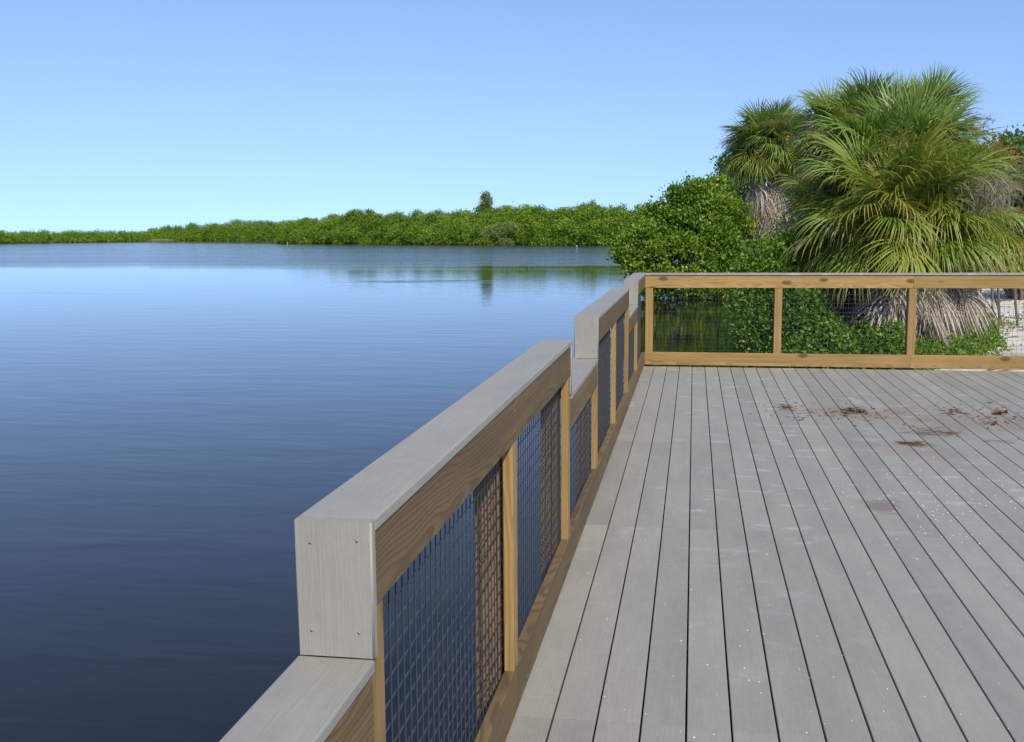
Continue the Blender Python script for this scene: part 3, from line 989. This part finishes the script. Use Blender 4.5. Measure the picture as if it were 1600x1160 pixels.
def palm(name, label, heart, base_z, seed, pitches, n, scale=1.0, lib=PV, dead=0, dead_z=0.0, dead_span=0.45, dead_scale=1.0, dead_r=0.10, stalks=0, lean=(0, 0), az_face=None, cat='palm', trunk_r=0.13):
    rs = np.random.RandomState(seed)
    hx, hy, hz = heart
    bx, by = hx - lean[0], hy - lean[1]
    root = tag(empty(name, (bx, by, base_z)), label, cat)
    H = hz - base_z
    top = Vector((lean[0], lean[1], H))
    # trunk, with old leaf bases sticking out under the crown
    t = Tubes()
    pts, rr = [], []
    for k in range(9):
        f = k/8
        pts.append(Vector((lean[0]*f**1.5, lean[1]*f**1.5, -0.3+(H+0.25)*f))); rr.append(trunk_r*(1.25-0.3*f)*(1+0.05*math.sin(k*2.1)))
    t.add(pts, rr, 12)
    for k in range(46):
        f = rs.uniform(0.25, 0.98); an = k*2.4
        c = Vector((lean[0]*f**1.5, lean[1]*f**1.5, -0.3+(H+0.25)*f)); dv = Vector((math.cos(an), math.sin(an), 0))
        t.add([c+dv*trunk_r*0.8, c+dv*trunk_r*1.5+Vector((0, 0, 0.14))], [0.028, 0.015], 4)
    link('trunk', t.mesh('trunk', M_PALMT), root)
    keys = sorted({k[0] for k in lib})
    for k in range(n):
        f = (k+0.5)/n
        want = pitches[0] + (pitches[1]-pitches[0])*f + rs.normal()*13
        kk = min(keys, key=lambda q: abs(q-want))
        me = lib[(kk, rs.randint(2))]
        az = k*2.39996 + rs.normal()*0.30
        sc = scale*rs.uniform(0.74, 1.16)*(0.88 if want > 70 else 1.0)
        o = link('frond', me, root, top + Vector((0.05*math.cos(az), 0.05*math.sin(az), 0.16-0.28*f)))
        o.rotation_euler = (rs.normal()*0.34, RAD(kk-want)*0.9, az)
        o.scale = (sc, sc*(1 if rs.random() < 0.5 else -1), sc)
    for k in range(dead):
        az = k*2.39996 + rs.normal()*0.2
        sc = scale*dead_scale*rs.uniform(0.55, 1.15)
        o = link('dead_frond', DV[rs.randint(3)], root, Vector((lean[0], lean[1], 0)) + Vector((dead_r*math.cos(az), dead_r*math.sin(az), H-dead_z-rs.uniform(0, dead_span))))
        o.rotation_euler = (rs.normal()*0.28, rs.normal()*0.24, az)
        o.scale = (sc, sc, sc)
    for k in range(stalks):
        az = rs.uniform(0, 6.28); sc = scale*rs.uniform(0.8, 1.15)
        o = link('flower_stalk', STK[rs.randint(3)], root, top + Vector((0, 0, 0.05)))
        o.rotation_euler = (0, rs.uniform(-0.3, 0.35), az); o.scale = (sc, sc, sc)
    return root


def gz(x, y): return float(ground_z(x, y))


def put_palm(name, label, x, y, Y, seed, *a, **k):
    h = at_y(x, y, Y)
    return palm(name, label, h, gz(h.x, h.y), seed, *a, **k)


put_palm('cabbage_palm', 'shaggy palm with a skirt of bleached dead fronds beside the mangrove', 1205, 238, 46.5, 41, (88, -34), 120, 1.2, PV, 80, 0.85, dead_span=1.9, dead_scale=1.3, dead_r=0.6, stalks=9)
put_palm('cabbage_palm', 'tall palm crown at the upper left of the large clump', 1326, 232, 21, 42, (90, -45), 80, 0.74, PV, 16, 0.6, stalks=14)
put_palm('cabbage_palm', 'tallest palm crown at the top of the large clump', 1428, 228, 21, 43, (90, -45), 80, 0.76, PV, 8, 0.6, stalks=12)
put_palm('cabbage_palm', 'broad palm crown in the middle of the large clump', 1400, 292, 18.8, 44, (90, -40), 112, 0.94, PV, 16, 0.6, stalks=18)
put_palm('cabbage_palm', 'low front palm with wide yellow-green fans drooping over the far railing', 1404, 362, 17.4, 45, (76, -16), 76, 0.88, PL, 110, 0.45, dead_span=0.70, dead_r=0.25, trunk_r=0.15)
put_palm('cabbage_palm', 'low palm at the right of the clump beneath the grey moss', 1488, 352, 18.2, 46, (72, -26), 66, 0.70, PL, 64, 0.40, dead_span=0.85, dead_scale=1.1, dead_r=0.2, stalks=9)
put_palm('cabbage_palm', 'low palm at the left of the clump spreading toward the mangrove', 1326, 360, 18.8, 47, (76, -26), 70, 0.72, PL, 80, 0.45, dead_span=0.80, dead_scale=1.2, dead_r=0.22, stalks=8)








# --- grey moss tangle hanging on the right of the clump
def strands(seed, n, L, w, spread, mat, name):
    rs = np.random.RandomState(seed)
    V, F, T = [], [], []
    for k in range(n):
        q = np.array([rs.normal()*spread[0], rs.normal()*spread[1], rs.normal()*spread[2]])
        d = unit(np.array([rs.normal()*0.7, rs.normal()*0.7, -0.5]))
        K = 7; k0 = len(V); seg = L*rs.uniform(0.5, 1.1)/K
        for s in range(K+1):
            o = unit(rs.normal(size=3))*w
            V.append(q+o); V.append(q-o)
            q = q + d*seg
            d = unit(d + rs.normal(size=3)*0.38 + np.array([0, 0, -0.16]))
        for s in range(K):
            F.append((k0+2*s, k0+2*s+1, k0+2*s+3, k0+2*s+2)); T.append(np.clip(rs.normal(0.5, 0.22), 0, 1))
    return fast_mesh(name, np.array(V), np.array(F), mat, face_attr=[('tint', T)])


h = at_y(1546, 280, 16.9)
tag(link('hanging_moss', strands(61, 420, 0.62, 0.0028, (0.16, 0.15, 0.12), M_MOSS, 'hanging_moss'), None, h), 'wispy grey moss tangle hanging on the right side of the palm clump', 'moss')

# --- shrubs in front of the palms
def shrub(label, items, n, size, seed, **k):
    bl = [px_blob(*q) for q in items]
    return bush('shrub', label, 'shrub', bl, n, 8, size, k.pop('mat', M_SHRUB), seed, r0=0.022, aspect=0.52, **k)


shrub('tall bright green shrub rising behind the first bay of the far railing', [(1205, 420, 17.8, 44, 0.5, 42), (1178, 450, 17.8, 36, 0.5, 40), (1225, 460, 17.4, 40, 0.5, 44), (1190, 500, 17.4, 42, 0.5, 40), (1215, 540, 17.2, 50, 0.5, 44), (1172, 545, 17.5, 26, 0.4, 36), (1237, 400, 18.2, 26, 0.4, 28), (1205, 590, 17.3, 40, 0.4, 40)], 2600, 0.068, 71, shell=(0.55, 1.06))
shrub('leafy green shrub just right of the first far railing post', [(1258, 496, 16.8, 32, 0.45, 34), (1285, 528, 16.6, 34, 0.45, 28), (1305, 550, 16.4, 40, 0.4, 26), (1262, 555, 16.5, 40, 0.4, 30)], 1250, 0.070, 72, shell=(0.5, 1.06))
shrub('low green shrub between the middle far railing posts', [(1345, 538, 16.6, 26, 0.35, 28), (1320, 560, 16.6, 36, 0.35, 22), (1370, 556, 16.4, 34, 0.35, 26)], 620, 0.066, 73, shell=(0.5, 1.06))
shrub('small green shrub at the foot of the second far railing post', [(1398, 540, 16.4, 22, 0.3, 30), (1430, 562, 16.3, 34, 0.35, 18)], 380, 0.064, 74, shell=(0.5, 1.06))
shrub('sprawling green shrub on the sand under the dead fronds', [(1480, 550, 17.0, 44, 0.4, 16), (1530, 538, 17.8, 36, 0.4, 15), (1450, 556, 16.6, 30, 0.35, 16)], 560, 0.062, 75, shell=(0.5, 1.06))

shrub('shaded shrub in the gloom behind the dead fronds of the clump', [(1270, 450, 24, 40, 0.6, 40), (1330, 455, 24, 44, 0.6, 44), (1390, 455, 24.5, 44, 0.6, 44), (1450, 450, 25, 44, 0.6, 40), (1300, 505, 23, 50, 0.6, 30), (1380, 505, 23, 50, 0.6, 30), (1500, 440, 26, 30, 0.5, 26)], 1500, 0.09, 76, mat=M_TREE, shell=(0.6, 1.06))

# --- creeping plants over the sand
rs = np.random.RandomState(81)
bl = []
for k in range(60):
    x = rs.uniform(1420, 1600); y = rs.uniform(496, 565)
    if x > 1500 and y > 560 - (x-1500)*0.9 + 18: continue
    g = at_z(x, y, ZL+0.05)
    bl.append((g.x, g.y, gz(g.x, g.y)+0.08, rs.uniform(0.2, 0.5), rs.uniform(0.2, 0.5), rs.uniform(0.06, 0.16)))
me = cloud_mesh('ground_cover', M_SHRUB, rs, bl, 900, 7, 0.06, 0.5, shell=(0.3, 1.0), up=0.6, down_cut=-0.1)
tag(link('ground_cover', me), 'creeping green plants spreading over the pale sand at the right', 'plants', None, 'stuff')

# pale debris on the sand
V, F, T = [], [], []
for k in range(1500):
    x = rs.uniform(1.6, 12); y = rs.uniform(14, 40)
    z = gz(x, y)
    if z < -0.62: continue
    s = rs.uniform(0.02, 0.07); an = rs.uniform(0, 6.28); k0 = len(V)
    dx, dy = math.cos(an)*s*rs.uniform(1, 3), math.sin(an)*s*rs.uniform(1, 3)
    V += [(x-dx, y-dy, z+0.01), (x-dy*.3, y+dx*.3, z+0.03), (x+dx, y+dy, z+0.015), (x+dy*.3, y-dx*.3, z+0.012)]
    F.append((k0, k0+1, k0+2, k0+3)); T.append(rs.random())
tag(link('sand_litter', fast_mesh('sand_litter', V, F, M_STALK, face_attr=[('tint', T)])), 'dry twigs and bits strewn over the sand', 'litter', None, 'stuff')


# ------------------------------------------------------------------ small things on the deck
def litter(label, x, y, wpx, dpx, n, seed, name='leaf_litter', size=0.05, long=1.0, tall=0.006):
    rs = np.random.RandomState(seed)
    g = at_z(x, y, 0.0)
    sx = wpx/PX_F*g.y*0.5; sy = dpx*0.5*g.y*g.y/(PX_F*CAM_H)
    V, F, T = [], [], []
    for k in range(n):
        c = np.array([rs.normal()*sx*0.55, rs.normal()*sy*0.5, abs(rs.normal())*tall+0.003])
        an = rs.uniform(-0.6, 0.6) + (math.pi if rs.random() < .5 else 0); L = size*rs.uniform(0.5, 1.5)*long; wv = size*rs.uniform(0.06, 0.24)/long**2.6
        d = np.array([math.cos(an), math.sin(an), rs.normal()*0.12]); s = np.array([-math.sin(an), math.cos(an), rs.normal()*0.5])*wv
        k0 = len(V); cu = abs(rs.normal())*0.10*L
        P = [c-d*L*.5+[0, 0, cu], c-s, c+d*L*.5+[0, 0, cu*0.6], c+s]
        for q in P: q[2] = max(q[2], 0.0015)
        V += P
        F.append((k0, k0+1, k0+2, k0+3)); T.append(np.clip(rs.normal(0.4, 0.3), 0, 1))
    me = fast_mesh(name, np.array(V), np.array(F), M_LITTER, face_attr=[('tint', T)])
    return tag(link(name, me, None, (g.x, g.y, 0)), label, 'litter')


litter('dark heap of dead leaves on the deck, largest of the litter', 1338, 644, 40, 11, 80, 91, tall=0.010)
litter('thin trail of dry leaf bits left of the dark leaf heap', 1228, 637, 34, 12, 26, 92)
litter('brown litter patch between the dark heap and the upright dead leaf', 1490, 645, 34, 9, 34, 93)
litter('long reddish strip of dry needles on the deck, upper one', 1464, 678, 66, 12, 90, 94, 'dry_needles', 0.07, 1.8, 0.004)
litter('short reddish strip of dry needles on the deck, lower one', 1428, 695, 44, 8, 60, 95, 'dry_needles', 0.07, 1.8, 0.004)
litter('flat dark leaf scraps below the upright dead leaf', 1550, 662, 26, 8, 12, 96)
litter('faint thread of needles right of the needle strips', 1560, 691, 40, 5, 14, 97, 'dry_needles', 0.06, 2.0, 0.003)
litter('scattered dry scraps behind the needle strips', 1300, 650, 190, 30, 130, 98, size=0.032)
litter('scattered dry scraps around the upright dead leaf', 1540, 650, 150, 44, 130, 99, size=0.034)
# one curled dead leaf standing up
g = at_z(1562, 648, 0)
V, F = [], []
for i in range(7):
    for j in range(5):
        u, v = i/6-0.5, j/4-0.5
        wv = (1-(2*u)**2)*0.9+0.06
        V.append((u*0.15, v*0.10*wv, 0.003+0.34*(abs(v)*wv)**1.2*0.45*(0.5+u+0.3*math.sin(u*11+v*4))+0.010*abs(math.sin(u*7+v*5))))
for i in range(6):
    for j in range(4):
        F.append((i*5+j, i*5+j+1, (i+1)*5+j+1, (i+1)*5+j))
me = fast_mesh('dead_leaf', V, F, M_LITTER, face_attr=[('tint', [0.75]*len(F))], smooth=True)
tag(link('dead_leaf', me, None, (g.x, g.y, 0), (0, 0, 0.3)), 'single curled brown leaf standing up on the deck at the right', 'leaf')

# white shell crumbs, too many to count
rs = np.random.RandomState(101)
V, F = [], []


def crumb(x, y, s):
    k0 = len(V)
    for dx, dy, dz in ((-1, -.7, 0), (1, -.8, 0), (.8, .9, 0), (-.9, .8, 0), (-.5, -.4, .8), (.5, -.5, .9), (.4, .5, .8), (-.5, .4, .7)):
        V.append((x+dx*s*rs.uniform(.6, 1.1), y+dy*s*rs.uniform(.6, 1.3), 0.0012+dz*s*0.6))
    for q in ((4, 5, 6, 7), (0, 1, 5, 4), (1, 2, 6, 5), (2, 3, 7, 6), (3, 0, 4, 7)): F.append(tuple(k0+i for i in q))


for k in range(110):
    q = at_z(rs.uniform(880, 1600), rs.uniform(600, 1155), 0)
    if q.x > -0.5: crumb(q.x, q.y, rs.uniform(0.0016, 0.0036))
for k in range(150):
    q = at_z(rs.normal(1490, 70), rs.normal(790, 34), 0)
    if q.x < XR-.05 and q.y > 1: crumb(q.x, q.y, rs.uniform(0.002, 0.0048))
tag(link('shell_crumbs', fast_mesh('shell_crumbs', V, F, M_SHELL)), 'white shell crumbs strewn over the grey deck boards', 'shells', None, 'stuff')
